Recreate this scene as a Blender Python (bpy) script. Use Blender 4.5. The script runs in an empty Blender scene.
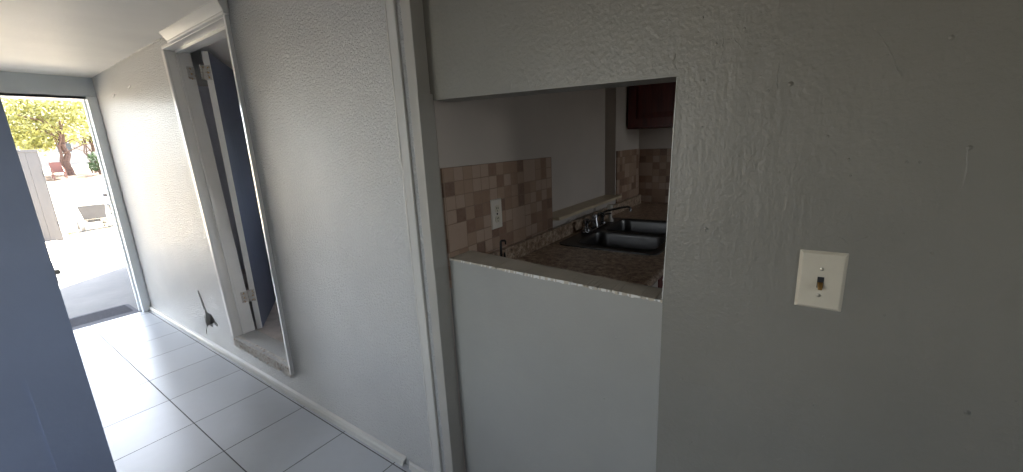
import bpy, bmesh, math, random
from mathutils import Matrix, Vector
random.seed(7)
S = bpy.context.scene
COL = S.collection

# ------------------------------------------------------------------ camera
# world axes: X into the long wall, Y down the hall to the exit, Z up; origin = lens
F_PX = 402.98
AX = Vector((0.56985741, -0.20753514, 0.79510483))
AY = Vector((-0.82043223, -0.08904882, 0.56476656))
AZ = Vector((-0.04640576, -0.97416604, -0.22101365))
cam_d = bpy.data.cameras.new('camera'); cam = bpy.data.objects.new('camera', cam_d); COL.objects.link(cam)
cam_d.sensor_width = 36.0; cam_d.lens = 36.0 * F_PX / 1023.0; cam_d.clip_start = 0.01; cam_d.clip_end = 400
right = Vector((AX[0], AY[0], AZ[0])); down = Vector((AX[1], AY[1], AZ[1])); fwd = Vector((AX[2], AY[2], AZ[2]))
M = Matrix((right, -down, -fwd)).transposed().to_4x4()
cam.matrix_world = M
S.camera = cam

# ------------------------------------------------------------------ light and exposure
S.view_settings.view_transform = 'Standard'
S.view_settings.look = 'None'
S.view_settings.gamma = 1.0
S.view_settings.use_curve_mapping = False
S.view_settings.exposure = 3.8
W = bpy.data.worlds.new('sky'); S.world = W; W.use_nodes = True
nt = W.node_tree
bg = nt.nodes['Background']
sky = nt.nodes.new('ShaderNodeTexSky'); sky.sky_type = 'NISHITA'; sky.sun_disc = False
sky.sun_elevation = math.radians(45); sky.sun_rotation = math.radians(50)
hs = nt.nodes.new('ShaderNodeHueSaturation'); hs.inputs['Saturation'].default_value = 0.4
nt.links.new(sky.outputs[0], hs.inputs['Color']); nt.links.new(hs.outputs[0], bg.inputs[0]); bg.inputs[1].default_value = 0.14
sun_d = bpy.data.lights.new('sun', 'SUN'); sun_d.energy = 4.6; sun_d.angle = math.radians(0.6); sun_d.color = (1.0, 0.965, 0.91)
sun = bpy.data.objects.new('sun', sun_d); COL.objects.link(sun)
sun.rotation_euler = Vector((0.77, 0.64, 0.98)).to_track_quat('Z', 'Y').to_euler()


def portal(name, loc, rot, sx, sy):
    d = bpy.data.lights.new(name, 'AREA'); d.shape = 'RECTANGLE'; d.size = sx; d.size_y = sy
    d.cycles.is_portal = True
    o = bpy.data.objects.new(name, d); COL.objects.link(o); o.location = loc; o.rotation_euler = rot


portal('exit_portal', (0.5, 5.22, -0.44), (math.radians(-90), 0, 0), 1.0, 2.0)
portal('room_portal', (-1.66, 1.365, -0.125), (0, math.radians(-90), 0), 1.25, 0.83)  # serves an added, unseen window opening, as do the next three portals
portal('back_portal', (-0.425, -2.25, 0.025), (math.radians(90), 0, 0), 0.55, 0.65)
portal('closet_portal', (2.65, 2.6, 0.0), (0, math.radians(90), 0), 0.6, 0.6)
portal('kitchen_portal', (2.725, -2.25, 0.05), (math.radians(90), 0, 0), 0.45, 0.8)
try:
    S.cycles.use_denoising = True
    S.cycles.denoiser = 'OPENIMAGEDENOISE'
    S.cycles.max_bounces = 10; S.cycles.diffuse_bounces = 7; S.cycles.glossy_bounces = 4
    S.cycles.sample_clamp_indirect = 8.0
    S.cycles.use_guiding = True
    S.cycles.use_adaptive_sampling = False
except Exception as e:
    print(e)


# ------------------------------------------------------------------ helpers
def tag(o, label=None, cat=None, group=None, kind=None):
    if label: o['label'] = label
    if cat: o['category'] = cat
    if group: o['group'] = group
    if kind: o['kind'] = kind
    return o


def worldpos(o):
    v = Vector((0, 0, 0))
    while o: v += o.location; o = o.parent
    return v


def obj(name, bm, mat, parent=None, smooth=False, mats=None):
    """link a bmesh (built in world coordinates) as one mesh object"""
    if parent is not None:
        bmesh.ops.translate(bm, verts=bm.verts, vec=-worldpos(parent))
    bmesh.ops.recalc_face_normals(bm, faces=bm.faces)
    me = bpy.data.meshes.new(name); bm.to_mesh(me); bm.free()
    for m in ([mat] + (mats or [])): me.materials.append(getattr(m, 'm', m))
    if smooth:
        for p in me.polygons: p.use_smooth = True
        try: me.set_sharp_from_angle(angle=math.radians(38))
        except Exception: pass
    o = bpy.data.objects.new(name, me); COL.objects.link(o)
    if parent is not None: o.parent = parent
    return o


def thing(name, loc, label, cat, group=None):
    o = bpy.data.objects.new(name, None); COL.objects.link(o); o.location = loc
    o.empty_display_size = 0.05
    return tag(o, label, cat, group)


def struct(name, bm, mat, parent=None, smooth=False, mats=None):
    o = obj(name, bm, mat, parent, smooth, mats)
    if parent is None: o['kind'] = 'structure'
    return o


def B(): return bmesh.new()


def merge(bm, t):
    vm = {v: bm.verts.new(v.co) for v in t.verts}
    for f in t.faces:
        try:
            nf = bm.faces.new([vm[v] for v in f.verts]); nf.material_index = f.material_index; nf.smooth = f.smooth
        except ValueError: pass
    t.free()


def box(bm, x0, x1, y0, y1, z0, z1, bev=0.0, seg=2, mi=0, rot=None):
    t = bmesh.new()
    vs = [t.verts.new((x, y, z)) for x in (x0, x1) for y in (y0, y1) for z in (z0, z1)]
    for q in ((0, 1, 3, 2), (4, 6, 7, 5), (0, 4, 5, 1), (2, 3, 7, 6), (0, 2, 6, 4), (1, 5, 7, 3)):
        t.faces.new([vs[i] for i in q])
    bmesh.ops.recalc_face_normals(t, faces=t.faces)
    if bev > 0: bmesh.ops.bevel(t, geom=list(t.edges), offset=bev, segments=seg, affect='EDGES', profile=0.5)
    if rot is not None:
        c = Vector(((x0 + x1) / 2, (y0 + y1) / 2, (z0 + z1) / 2))
        bmesh.ops.rotate(t, verts=t.verts, cent=c, matrix=rot)
    for f in t.faces: f.material_index = mi
    merge(bm, t)
    return bm


def hexa(bm, pts, bev=0.0):
    """eight corners: bottom four then top four, same winding"""
    t = bmesh.new(); vs = [t.verts.new(p) for p in pts]
    for q in ((3, 2, 1, 0), (4, 5, 6, 7), (0, 1, 5, 4), (1, 2, 6, 5), (2, 3, 7, 6), (3, 0, 4, 7)):
        t.faces.new([vs[i] for i in q])
    bmesh.ops.recalc_face_normals(t, faces=t.faces)
    if bev > 0: bmesh.ops.bevel(t, geom=list(t.edges), offset=bev, segments=2, affect='EDGES', profile=0.5)
    merge(bm, t); return bm


def tube(bm, pts, r, n=10, cap=True):
    pts = [Vector(p) for p in pts]
    rs = r if isinstance(r, (list, tuple)) else [r] * len(pts)
    rings = []; up = None
    for i, p in enumerate(pts):
        d = (pts[min(i + 1, len(pts) - 1)] - pts[max(i - 1, 0)]).normalized()
        if up is None:
            up = d.cross(Vector((0.31, 0.2, 0.93)))
            if up.length < 1e-3: up = d.cross(Vector((1, 0, 0)))
        u = (up - d * up.dot(d)).normalized(); up = u; w = d.cross(u)
        rings.append([bm.verts.new(p + (u * math.cos(2 * math.pi * k / n) + w * math.sin(2 * math.pi * k / n)) * rs[i]) for k in range(n)])
    for a, b in zip(rings, rings[1:]):
        for k in range(n): bm.faces.new((a[k], a[(k + 1) % n], b[(k + 1) % n], b[k]))
    if cap:
        bm.faces.new(rings[0][::-1]); bm.faces.new(rings[-1])
    return bm


def lathe(bm, c, axis, prof, n=16):
    """profile [(radius, height)] turned about an axis through c"""
    ax = Vector(axis).normalized(); u = ax.orthogonal().normalized(); w = ax.cross(u); c = Vector(c)
    rings = []
    for r, h in prof:
        rings.append([bm.verts.new(c + ax * h + (u * math.cos(2 * math.pi * k / n) + w * math.sin(2 * math.pi * k / n)) * max(r, 1e-4)) for k in range(n)])
    for a, b in zip(rings, rings[1:]):
        for k in range(n): bm.faces.new((a[k], a[(k + 1) % n], b[(k + 1) % n], b[k]))
    bm.faces.new(rings[0][::-1]); bm.faces.new(rings[-1])
    return bm


def rrect(x0, x1, y0, y1, r, n=5):
    out = []
    for cx, cy, a0 in ((x1 - r, y1 - r, 0), (x0 + r, y1 - r, 90), (x0 + r, y0 + r, 180), (x1 - r, y0 + r, 270)):
        for k in range(n + 1):
            a = math.radians(a0 + 90 * k / n); out.append((cx + r * math.cos(a), cy + r * math.sin(a)))
    return out


def plate(bm, outer, holes, to3, depth):
    """flat plate with holes; to3(u, v, w) maps into space, w = 0 front, w = depth back"""
    t = bmesh.new(); loops = []
    for L in [outer] + holes:
        vs = [t.verts.new((p[0], p[1], 0)) for p in L]
        loops.append(vs)
        for a, b in zip(vs, vs[1:] + vs[:1]): t.edges.new((a, b))
    bmesh.ops.triangle_fill(t, edges=list(t.edges), use_beauty=True)
    front = [[(v.co.x, v.co.y) for v in f.verts] for f in t.faces]
    t.free()
    key = {}
    def vv(p, w):
        k = (round(p[0], 5), round(p[1], 5), w)
        if k not in key: key[k] = bm.verts.new(to3(p[0], p[1], w))
        return key[k]
    for f in front:
        bm.faces.new([vv(p, 0.0) for p in f]); bm.faces.new([vv(p, depth) for p in f][::-1])
    for L in [outer] + holes:
        for a, b in zip(L, L[1:] + L[:1]):
            bm.faces.new((vv(a, 0.0), vv(b, 0.0), vv(b, depth), vv(a, depth)))
    return bm


# ------------------------------------------------------------------ materials
def lin(c):
    return tuple((x / 12.92 if x <= 0.04045 else ((x + 0.055) / 1.055) ** 2.4) for x in (v / 255 for v in c)) + (1.0,)


class Mat:
    def __init__(s, name, col, rough=0.5, metal=0.0, spec=0.5, linear=False):
        s.m = bpy.data.materials.new(name); s.m.use_nodes = True
        s.t = s.m.node_tree; s.b = s.t.nodes['Principled BSDF']
        s.col = (tuple(col) + (1.0,))[:4] if linear else lin(col)
        s.b.inputs['Base Color'].default_value = s.col
        s.b.inputs['Roughness'].default_value = rough; s.b.inputs['Metallic'].default_value = metal
        s.b.inputs['Specular IOR Level'].default_value = spec
        s.tc = None; s.nrm = None

    def n(s, kind, **kw):
        nd = s.t.nodes.new(kind)
        for k, v in kw.items():
            if k in nd.inputs: nd.inputs[k].default_value = v
            else: setattr(nd, k, v)
        return nd

    def l(s, a, b): s.t.links.new(a, b)

    def co(s, scale=(1, 1, 1), loc=(0, 0, 0)):
        if s.tc is None: s.tc = s.n('ShaderNodeTexCoord')
        mp = s.n('ShaderNodeMapping'); mp.inputs['Scale'].default_value = scale; mp.inputs['Location'].default_value = loc
        s.l(s.tc.outputs['Object'], mp.inputs[0]); return mp.outputs[0]

    def noise(s, scale, detail=3, rough=0.55, vec=None, dist=0.0):
        nd = s.n('ShaderNodeTexNoise', Scale=scale, Detail=detail, Roughness=rough, Distortion=dist)
        s.l(vec if vec is not None else s.co(), nd.inputs['Vector']); return nd.outputs['Fac']

    def ramp(s, fac, stops, interp='LINEAR'):
        r = s.n('ShaderNodeValToRGB'); r.color_ramp.interpolation = interp
        el = r.color_ramp.elements
        while len(el) < len(stops): el.new(0.5)
        for e, (p, c) in zip(el, stops): e.position = p; e.color = c
        s.l(fac, r.inputs[0]); return r.outputs[0]

    def mixc(s, fac, a, b, mode='MIX'):
        m = s.n('ShaderNodeMix', data_type='RGBA', blend_type=mode)
        for sock, v in ((m.inputs[0], fac), (m.inputs[6], a), (m.inputs[7], b)):
            if hasattr(v, 'links'): s.l(v, sock)
            else: sock.default_value = v
        return m.outputs[2]

    def math(s, op, a, b=0.0, clamp=False):
        m = s.n('ShaderNodeMath', operation=op, use_clamp=clamp)
        for i, v in enumerate((a, b)):
            if hasattr(v, 'links'): s.l(v, m.inputs[i])
            else: m.inputs[i].default_value = v
        return m.outputs[0]

    def base(s, c): s.l(c, s.b.inputs['Base Color']); return s

    def rough(s, c): s.l(c, s.b.inputs['Roughness']); return s

    def bump(s, h, dist=0.002, strength=1.0):
        b = s.n('ShaderNodeBump', Strength=strength, Distance=dist)
        s.l(h, b.inputs['Height'])
        if s.nrm is not None: s.l(s.nrm, b.inputs['Normal'])
        s.nrm = b.outputs[0]; s.l(s.nrm, s.b.inputs['Normal']); return s


def vary(m, scale, amt, detail=4):
    """slight mottling of a surface's own colour"""
    f = m.noise(scale, detail)
    c = m.col
    lo = tuple(v * (1 - amt) for v in c[:3]) + (1,); hi = tuple(min(1, v * (1 + amt)) for v in c[:3]) + (1,)
    return m.ramp(f, [(0.3, lo), (0.7, hi)])


def paint(name, col, rough=0.4, bump=0.0006, bscale=90, spec=0.5, mott=0.05, drips=False, specks=False):
    m = Mat(name, col, rough, spec=spec)
    c = vary(m, 3.5, mott)
    m.bump(m.noise(bscale, 3, 0.6), bump)
    if drips:      # vertical roller streaks and sags
        st = m.noise(1.0, 4, 0.6, m.co((30, 30, 3.0)))
        m.bump(st, 0.0022, 0.7)
    if specks:     # crumbs under the paint
        v = m.n('ShaderNodeTexVoronoi', Scale=16.0, Randomness=1.0); m.l(m.co(), v.inputs['Vector'])
        k = m.ramp(v.outputs['Distance'], [(0.0, (1, 1, 1, 1)), (0.075, (0, 0, 0, 1))])
        wn = m.n('ShaderNodeTexWhiteNoise'); m.l(v.outputs['Position'], wn.inputs['Vector'])
        gate = m.math('GREATER_THAN', wn.outputs['Value'], 0.78)
        m.bump(m.math('MULTIPLY', k, gate), 0.004)
    m.base(c)
    return m


# glossy grey stipple paint of the hall wall
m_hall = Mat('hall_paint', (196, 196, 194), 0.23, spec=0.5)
m_hall.base(vary(m_hall, 2.5, 0.05))
_st = m_hall.ramp(m_hall.noise(95, 4, 0.62, None, 0.4), [(0.38, (0, 0, 0, 1)), (0.62, (1, 1, 1, 1))])
m_hall.bump(_st, 0.0042, 1.0)
m_hall.bump(m_hall.noise(7, 3), 0.006, 0.5)
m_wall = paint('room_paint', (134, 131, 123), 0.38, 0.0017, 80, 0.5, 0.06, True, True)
m_infill = paint('infill_lit_paint', (158, 157, 151), 0.4, 0.0007, 70, 0.5, 0.04, True, True)  # paler than the wall beside it: the light step is put into the colour
m_room = paint('room_wall_paint', (168, 165, 158), 0.5)
m_light = paint('pale_hall_paint', (222, 221, 217), 0.5)
m_trim = paint('trim_paint', (196, 194, 188), 0.35, 0.0006, 60, 0.5, 0.06)
m_trimgrey = paint('old_trim_paint', (168, 164, 156), 0.42, 0.0008, 50, 0.5, 0.08, True)
m_white = paint('white_gloss_paint', (226, 224, 219), 0.25, 0.0003, 40)
m_gloss = paint('enamel_trim', (232, 231, 228), 0.1, 0.0001, 30)
m_ceil = paint('ceiling_paint', (236, 232, 223), 0.55, 0.0008, 60, 0.4, 0.03)
m_endwall = paint('end_wall_paint', (200, 206, 209), 0.45)
m_frame = paint('door_frame_paint', (226, 230, 232), 0.4)
m_kitwall = paint('kitchen_paint', (196, 186, 178), 0.55, 0.0005, 60)
m_closet = paint('closet_paint', (190, 194, 205), 0.6)  # faint blue of the lens haze is mixed into this colour
m_cdoor = paint('unlit_closet_door_paint', (86, 93, 110), 0.45, 0.0004, 30, 0.5, 0.05, True)  # dark tone stands for a face that gets little light
m_blue = paint('hazed_door_paint', (146, 157, 182), 0.38, 0.0005, 40)  # blue cast of the lens haze put into the base colour
m_dark = Mat('dark_void', (46, 46, 48), 0.9)
m_cavity = Mat('wall_cavity', (84, 82, 80), 0.9)
m_chip = Mat('chipped_plaster', (190, 180, 165), 0.85)
m_chip.base(m_chip.ramp(m_chip.noise(45, 4, 0.7), [(0.33, lin((120, 100, 84))), (0.42, lin((178, 170, 160))), (0.62, lin((196, 195, 190)))]))
m_chip.bump(m_chip.noise(60, 4, 0.7), 0.006)
m_sill = Mat('sill_paint', (182, 172, 156), 0.5)
m_sill.base(vary(m_sill, 9, 0.1)); m_sill.bump(m_sill.noise(50, 4, 0.6), 0.0015)
m_stool = Mat('window_stool_paint', (206, 188, 160), 0.45); m_stool.base(vary(m_stool, 14, 0.08))
m_flake = Mat('white_flakes', (214, 212, 206), 0.6)
m_cflo = Mat('closet_floor', (188, 180, 174), 0.6); m_cflo.base(vary(m_cflo, 12, 0.15))

# floor tiles: square grid from the photo, pitch 0.4035 m
m_tile = Mat('floor_tile', (206, 206, 206), 0.28, spec=0.55)
_p = m_tile.co((1, 1, 1))
_sx = m_tile.n('ShaderNodeSeparateXYZ'); m_tile.l(_p, _sx.inputs[0])
def _joint(m, s, off, pitch, w):
    a = m.math('ADD', s, -off + 100 * pitch); a = m.math('DIVIDE', a, pitch); fr = m.math('FRACT', a)
    d = m.math('ABSOLUTE', m.math('SUBTRACT', fr, 0.5))
    return m.math('GREATER_THAN', d, 0.5 - w / pitch / 2), m.math('FLOOR', a)
_jx, _ix = _joint(m_tile, _sx.outputs[0], 0.565, 0.4035, 0.0055)
_jy, _iy = _joint(m_tile, _sx.outputs[1], 4.664, 0.4035, 0.005)
_j = m_tile.math('MAXIMUM', _jx, _jy)
_cb = m_tile.n('ShaderNodeCombineXYZ'); m_tile.l(_ix, _cb.inputs[0]); m_tile.l(_iy, _cb.inputs[1])
_wn = m_tile.n('ShaderNodeTexWhiteNoise'); m_tile.l(_cb.outputs[0], _wn.inputs['Vector'])
_tc = m_tile.ramp(_wn.outputs['Value'], [(0, lin((176, 179, 183))), (1, lin((187, 190, 194)))])
_tc = m_tile.mixc(m_tile.ramp(m_tile.noise(14, 5, 0.65), [(0.45, (0, 0, 0, 1)), (0.8, (0.10, 0.10, 0.10, 1))]), _tc, lin((150, 148, 146)))
m_tile.base(m_tile.mixc(_j, _tc, lin((84, 82, 82))))
m_tile.rough(m_tile.math('ADD', m_tile.math('MULTIPLY', _j, 0.5), 0.3))
m_tile.bump(m_tile.math('SUBTRACT', 1.0, _j), 0.0015)

# mosaic: 5 cm tiles, some blocks a single 10 cm tile; u along the wall, z up
def mosaic(name, u_axis, uo, zo, dim=1.0):
    m = Mat(name, (150, 130, 115), 0.45)
    s = m.n('ShaderNodeSeparateXYZ'); m.l(m.co(), s.inputs[0])
    u = s.outputs[u_axis]; z = s.outputs[2]
    j1, i1 = _joint(m, u, uo, 0.05, 0.003); j2, i2 = _joint(m, z, zo, 0.05, 0.003)
    J1, I1 = _joint(m, u, uo, 0.10, 0.003); J2, I2 = _joint(m, z, zo, 0.10, 0.003)
    def cell(a, b, k):
        c = m.n('ShaderNodeCombineXYZ'); m.l(a, c.inputs[0]); m.l(b, c.inputs[1]); c.inputs[2].default_value = k
        w = m.n('ShaderNodeTexWhiteNoise'); m.l(c.outputs[0], w.inputs['Vector']); return w.outputs['Value']
    big = m.math('GREATER_THAN', cell(I1, I2, 3.0), 0.8)
    inv = m.math('SUBTRACT', 1.0, big)
    j = m.math('ADD', m.math('MULTIPLY', big, m.math('MAXIMUM', J1, J2)), m.math('MULTIPLY', inv, m.math('MAXIMUM', j1, j2)), True)
    v = m.math('ADD', m.math('MULTIPLY', big, m.math('MULTIPLY', cell(I1, I2, 9.0), 0.75)), m.math('MULTIPLY', inv, cell(i1, i2, 5.0)))
    k = lambda c: tuple(x * dim for x in lin(c)[:3]) + (1,)
    c = m.ramp(v, [(0.0, k((170, 144, 126))), (0.3, k((158, 129, 108))), (0.52, k((142, 109, 87))), (0.72, k((126, 90, 70))), (0.88, k((106, 71, 53)))], 'CONSTANT')
    c = m.mixc(m.math('MULTIPLY', m.noise(60, 4, 0.7), 0.35), c, k((190, 172, 155)))
    m.base(m.mixc(j, c, k((142, 118, 101))))
    m.bump(m.math('SUBTRACT', 1.0, j), 0.0012); return m
m_mosx = mosaic('mosaic_tile', 0, 0.01, -0.068)
m_mosy = mosaic('mosaic_tile_far', 1, 0.99, -0.08)

m_gran = Mat('speckled_granite', (140, 118, 100), 0.3, spec=0.5)
_v = m_gran.noise(42, 5, 0.75)
_g = m_gran.ramp(_v, [(0.3, lin((84, 66, 54))), (0.42, lin((140, 114, 94))), (0.55, lin((182, 160, 138))), (0.68, lin((216, 202, 184)))])
_g = m_gran.mixc(m_gran.ramp(m_gran.noise(110, 3, 0.7), [(0.58, (0, 0, 0, 1)), (0.64, (0.8, 0.8, 0.8, 1))]), _g, lin((64, 50, 42)))
m_gran.base(_g)
m_steel = Mat('dark_stainless', (84, 82, 80), 0.38, 0.85)
m_steel.rough(m_steel.ramp(m_steel.noise(6, 2), [(0.3, (0.34, 0.34, 0.34, 1)), (0.7, (0.42, 0.42, 0.42, 1))]))
m_chrome = Mat('chrome', (140, 140, 142), 0.26, 1.0); m_chrome.bump(m_chrome.noise(20, 2), 0.0001)
m_brass = Mat('aged_brass', (176, 138, 84), 0.32, 0.9); m_brass.base(vary(m_brass, 40, 0.15))
m_wood = Mat('dark_red_wood', (92, 30, 24), 0.4)
m_wood.base(m_wood.ramp(m_wood.noise(6, 4, 0.6, m_wood.co((8, 8, 0.8))), [(0.3, lin((72, 20, 17))), (0.7, lin((108, 36, 27)))]))
m_ivory = Mat('ivory_plastic', (206, 198, 180), 0.35); m_ivory.base(vary(m_ivory, 25, 0.03))
m_ivory2 = Mat('white_plastic', (214, 206, 196), 0.4); m_ivory2.base(vary(m_ivory2, 25, 0.03))
m_screw = Mat('screw_metal', (170, 164, 150), 0.35, 0.8); m_screw.bump(m_screw.noise(300, 1), 0.0002)
m_black = Mat('black_iron', (26, 25, 27), 0.5, 0.4); m_black.bump(m_black.noise(120, 2), 0.0003)
m_appl = Mat('white_enamel', (214, 206, 196), 0.35); m_appl.bump(m_appl.noise(90, 1), 0.0002)
m_hinge = Mat('tarnished_hinge', (150, 142, 128), 0.5, 0.2)
m_hinge.base(m_hinge.ramp(m_hinge.noise(70, 3), [(0.5, lin((190, 187, 180))), (0.72, lin((140, 112, 86)))]))

# outdoors
m_conc = Mat('patio_concrete', (198, 190, 176), 0.85)
m_conc.base(m_conc.ramp(m_conc.noise(1.6, 6, 0.7), [(0.3, lin((88, 88, 88))), (0.7, lin((108, 107, 105)))])); m_conc.bump(m_conc.noise(60, 4), 0.003)
m_yard = Mat('pale_dirt', (196, 178, 148), 0.95)
m_yard.base(m_yard.ramp(m_yard.noise(0.7, 6, 0.7), [(0.3, lin((188, 168, 136))), (0.7, lin((222, 208, 182)))])); m_yard.bump(m_yard.noise(8, 5), 0.02)
m_soil = Mat('leaf_litter', (124, 98, 72), 0.95)
m_soil.base(m_soil.ramp(m_soil.noise(5, 6, 0.75), [(0.3, lin((52, 38, 30))), (0.55, lin((90, 70, 50))), (0.75, lin((124, 102, 74)))])); m_soil.bump(m_soil.noise(9, 5), 0.05)
m_mat = Mat('rubber_mat', (66, 67, 74), 0.85); m_mat.base(vary(m_mat, 60, 0.2)); m_mat.bump(m_mat.noise(200, 2), 0.003)
m_bark = Mat('bark', (74, 56, 50), 0.9); m_bark.base(vary(m_bark, 12, 0.3)); m_bark.bump(m_bark.noise(20, 5), 0.02)
def leafmat(name, a, b):
    m = Mat(name, a, 0.55); m.base(m.ramp(m.noise(1.4, 4, 0.7), [(0.35, lin(a)), (0.65, lin(b))]))
    tr = m.n('ShaderNodeBsdfTranslucent'); tr.inputs[0].default_value = lin(b)
    mx = m.n('ShaderNodeMixShader'); mx.inputs[0].default_value = 0.35
    m.l(m.b.outputs[0], mx.inputs[1]); m.l(tr.outputs[0], mx.inputs[2]); m.l(mx.outputs[0], m.t.nodes['Material Output'].inputs[0])
    return m
m_leaf = leafmat('yellow_green_leaves', (96, 98, 50), (150, 150, 88))
m_leaf2 = leafmat('pale_green_leaves', (108, 112, 68), (156, 158, 102))
m_leaf3 = leafmat('dark_green_leaves', (44, 64, 36), (64, 84, 50))
m_gate = paint('grey_panel_paint', (74, 74, 77), 0.7, 0.001, 20)
m_cart = Mat('white_painted_metal', (226, 226, 224), 0.45); m_cart.bump(m_cart.noise(40, 2), 0.0005)
m_cgrey = Mat('grey_metal', (54, 56, 62), 0.5, 0.1); m_cgrey.base(vary(m_cgrey, 8, 0.15))
m_rub = Mat('tyre_rubber', (150, 148, 146), 0.8); m_rub.bump(m_rub.noise(60, 2), 0.002)
m_orange = Mat('orange_plastic', (206, 96, 52), 0.5); m_orange.base(vary(m_orange, 9, 0.1))
m_rake = Mat('yellow_green_plastic', (168, 176, 60), 0.5); m_rake.base(vary(m_rake, 9, 0.1))
m_red = Mat('faded_red_plastic', (84, 46, 38), 0.55); m_red.base(vary(m_red, 5, 0.15))
m_stucco = paint('house_stucco', (132, 132, 138), 0.85, 0.004, 8)
m_roof = Mat('roof_shingle', (164, 158, 152), 0.9); m_roof.base(vary(m_roof, 4, 0.2))
m_glass = Mat('dark_window_glass', (70, 78, 88), 0.1); m_glass.bump(m_glass.noise(3, 1), 0.001)
m_post = Mat('galvanised', (150, 152, 154), 0.5, 0.6); m_post.bump(m_post.noise(40, 2), 0.0005)

# ------------------------------------------------------------------ the setting
FZ = -1.44; CZ = 0.742
EX = 5.15          # inner face of the end wall
b = B(); box(b, -1.7, 1.0, -2.2, EX + 0.035, FZ - 0.1, FZ); struct('floor', b, m_tile)
b = B(); box(b, -1.72, 3.26, -2.32, EX + 0.15, CZ, CZ + 0.1); struct('ceiling', b, m_ceil)

# long hall wall with the closet opening and the broken patch
CY0, CY1, CB, CT = 2.352, 3.20, -1.238, 0.695
WT = 1.14          # back of the hall wall
def cy1(z): return 3.165 + 0.075 * (z - CB)
hole = [(3.655, -1.00), (3.606, -1.115), (3.58, -1.142), (3.513, -1.136), (3.47, -1.175), (3.419, -1.204), (3.449, -1.227), (3.49, -1.20), (3.514, -1.21),
        (3.54, -1.255), (3.588, -1.25), (3.633, -1.253), (3.677, -1.297), (3.712, -1.35), (3.722, -1.35), (3.685, -1.275), (3.645, -1.20), (3.622, -1.125)]
b = B()
plate(b, [(cy1(CB), FZ - 0.05), (EX + 0.15, FZ - 0.05), (EX + 0.15, CZ + 0.01), (cy1(CT), CZ + 0.01), (cy1(CT), CT), (cy1(CB), CB)], [hole], lambda u, v, w: (1.0 + w, u, v), 0.03)
box(b, 1.03, WT, 3.33, EX + 0.15, FZ - 0.05, CZ + 0.01, mi=1)
box(b, 1.0, WT, CY0, cy1(CT), CT, CZ + 0.01)
box(b, 1.0, WT, CY0, cy1(CB), FZ - 0.05, CB)
box(b, 1.0, WT, 1.038, CY0, FZ - 0.05, CZ + 0.01)
struct('wall_right', b, m_hall, mats=[m_cavity])
# peeling edges of the broken patch
b = B()
for y0, z0, y1, z1, d in ((3.668, -0.98, 3.61, -1.12, .006), (3.655, -1.18, 3.70, -1.30, .006)):
    hexa(b, [(1.0, y0 + .004, z1), (0.999 - d, y1 + .012, z1), (0.999 - d, y1 + .02, z1), (1.0, y1 + .03, z1),
             (1.0, y0 + .004, z0), (0.999 - d * .6, y0 + .008, z0), (0.999 - d * .6, y0 + .012, z0), (1.0, y0 + .016, z0)])
struct('trim_1', b, m_hall)

# end wall with the exit opening; door frame
XL, XR, XT = -0.03, 0.935, 0.562
b = B()
box(b, -0.75, 1.1, EX, EX + 0.15, XT, CZ + 0.01)
box(b, -0.75, XL, EX, EX + 0.15, FZ, XT)
box(b, XR + 0.004, 1.0, EX + 0.01, EX + 0.15, FZ, XT)
struct('wall_end', b, m_endwall)
b = B()
box(b, XR, 0.9995, EX - 0.012, EX + 0.17, FZ, XT + 0.02, 0.004)
box(b, XR - 0.014, XR + 0.005, EX + 0.06, EX + 0.1, FZ, XT, 0.003)
box(b, XL, XR, EX + 0.0, EX + 0.17, XT - 0.004, XT + 0.022, 0.004)
box(b, XL - 0.045, XL, EX - 0.012, EX + 0.17, FZ, XT + 0.02, 0.004)
df = struct('trim_2', b, m_frame)
b = B(); box(b, XR - 0.0035, XR + 0.002, EX + 0.012, EX + 0.045, -0.62, -0.5, 0.001)
box(b, XR - 0.005, XR - 0.003, EX + 0.022, EX + 0.036, -0.585, -0.535)
obj('strike_plate', b, m_hinge, df)
b = B(); box(b, XR - 0.0035, XR + 0.002, EX + 0.012, EX + 0.045, -0.36, -0.29, 0.001)
obj('strike_plate', b, m_hinge, df)
b = B(); box(b, XR - 0.0035, XR + 0.002, EX + 0.01, EX + 0.04, 0.36, 0.44, 0.001); obj('hinge_scar', b, m_hinge, df)
b = B(); box(b, XL, XR, EX + 0.03, EX + 0.15, FZ - 0.06, FZ - 0.002, 0.004); struct('trim_3', b, m_mat)

# other walls of hall and room
b = B(); box(b, -0.80, -0.70, 1.84, EX + 0.15, FZ, CZ + 0.01); struct('wall_left', b, m_light)
b = B(); box(b, -1.6, -0.70, 1.84, 1.94, FZ, CZ + 0.01); struct('wall_partition', b, m_room)
b = B()
box(b, -1.72, -1.6, -2.2, 0.95, FZ, CZ + 0.01); box(b, -1.72, -1.6, 1.78, 1.94, FZ, CZ + 0.01)
box(b, -1.72, -1.6, 0.95, 1.78, FZ, -0.75); box(b, -1.72, -1.6, 0.95, 1.78, 0.5, CZ + 0.01)  # unseen window opening, added and placed to light the grey wall
struct('wall_far_left', b, m_room)
b = B()
for x0, x1, wx0, wx1, wz0, wz1 in ((-1.72, 1.05, -0.7, -0.15, -0.3, 0.35), (1.05, 3.26, 2.5, 2.95, -0.35, 0.45)):  # unseen window openings added to let fill daylight into room and kitchen
    box(b, x0, wx0, -2.32, -2.2, FZ, CZ + 0.01); box(b, wx1, x1, -2.32, -2.2, FZ, CZ + 0.01)
    box(b, wx0, wx1, -2.32, -2.2, FZ, wz0); box(b, wx0, wx1, -2.32, -2.2, wz1, CZ + 0.01)
struct('wall_back', b, m_room)

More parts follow.
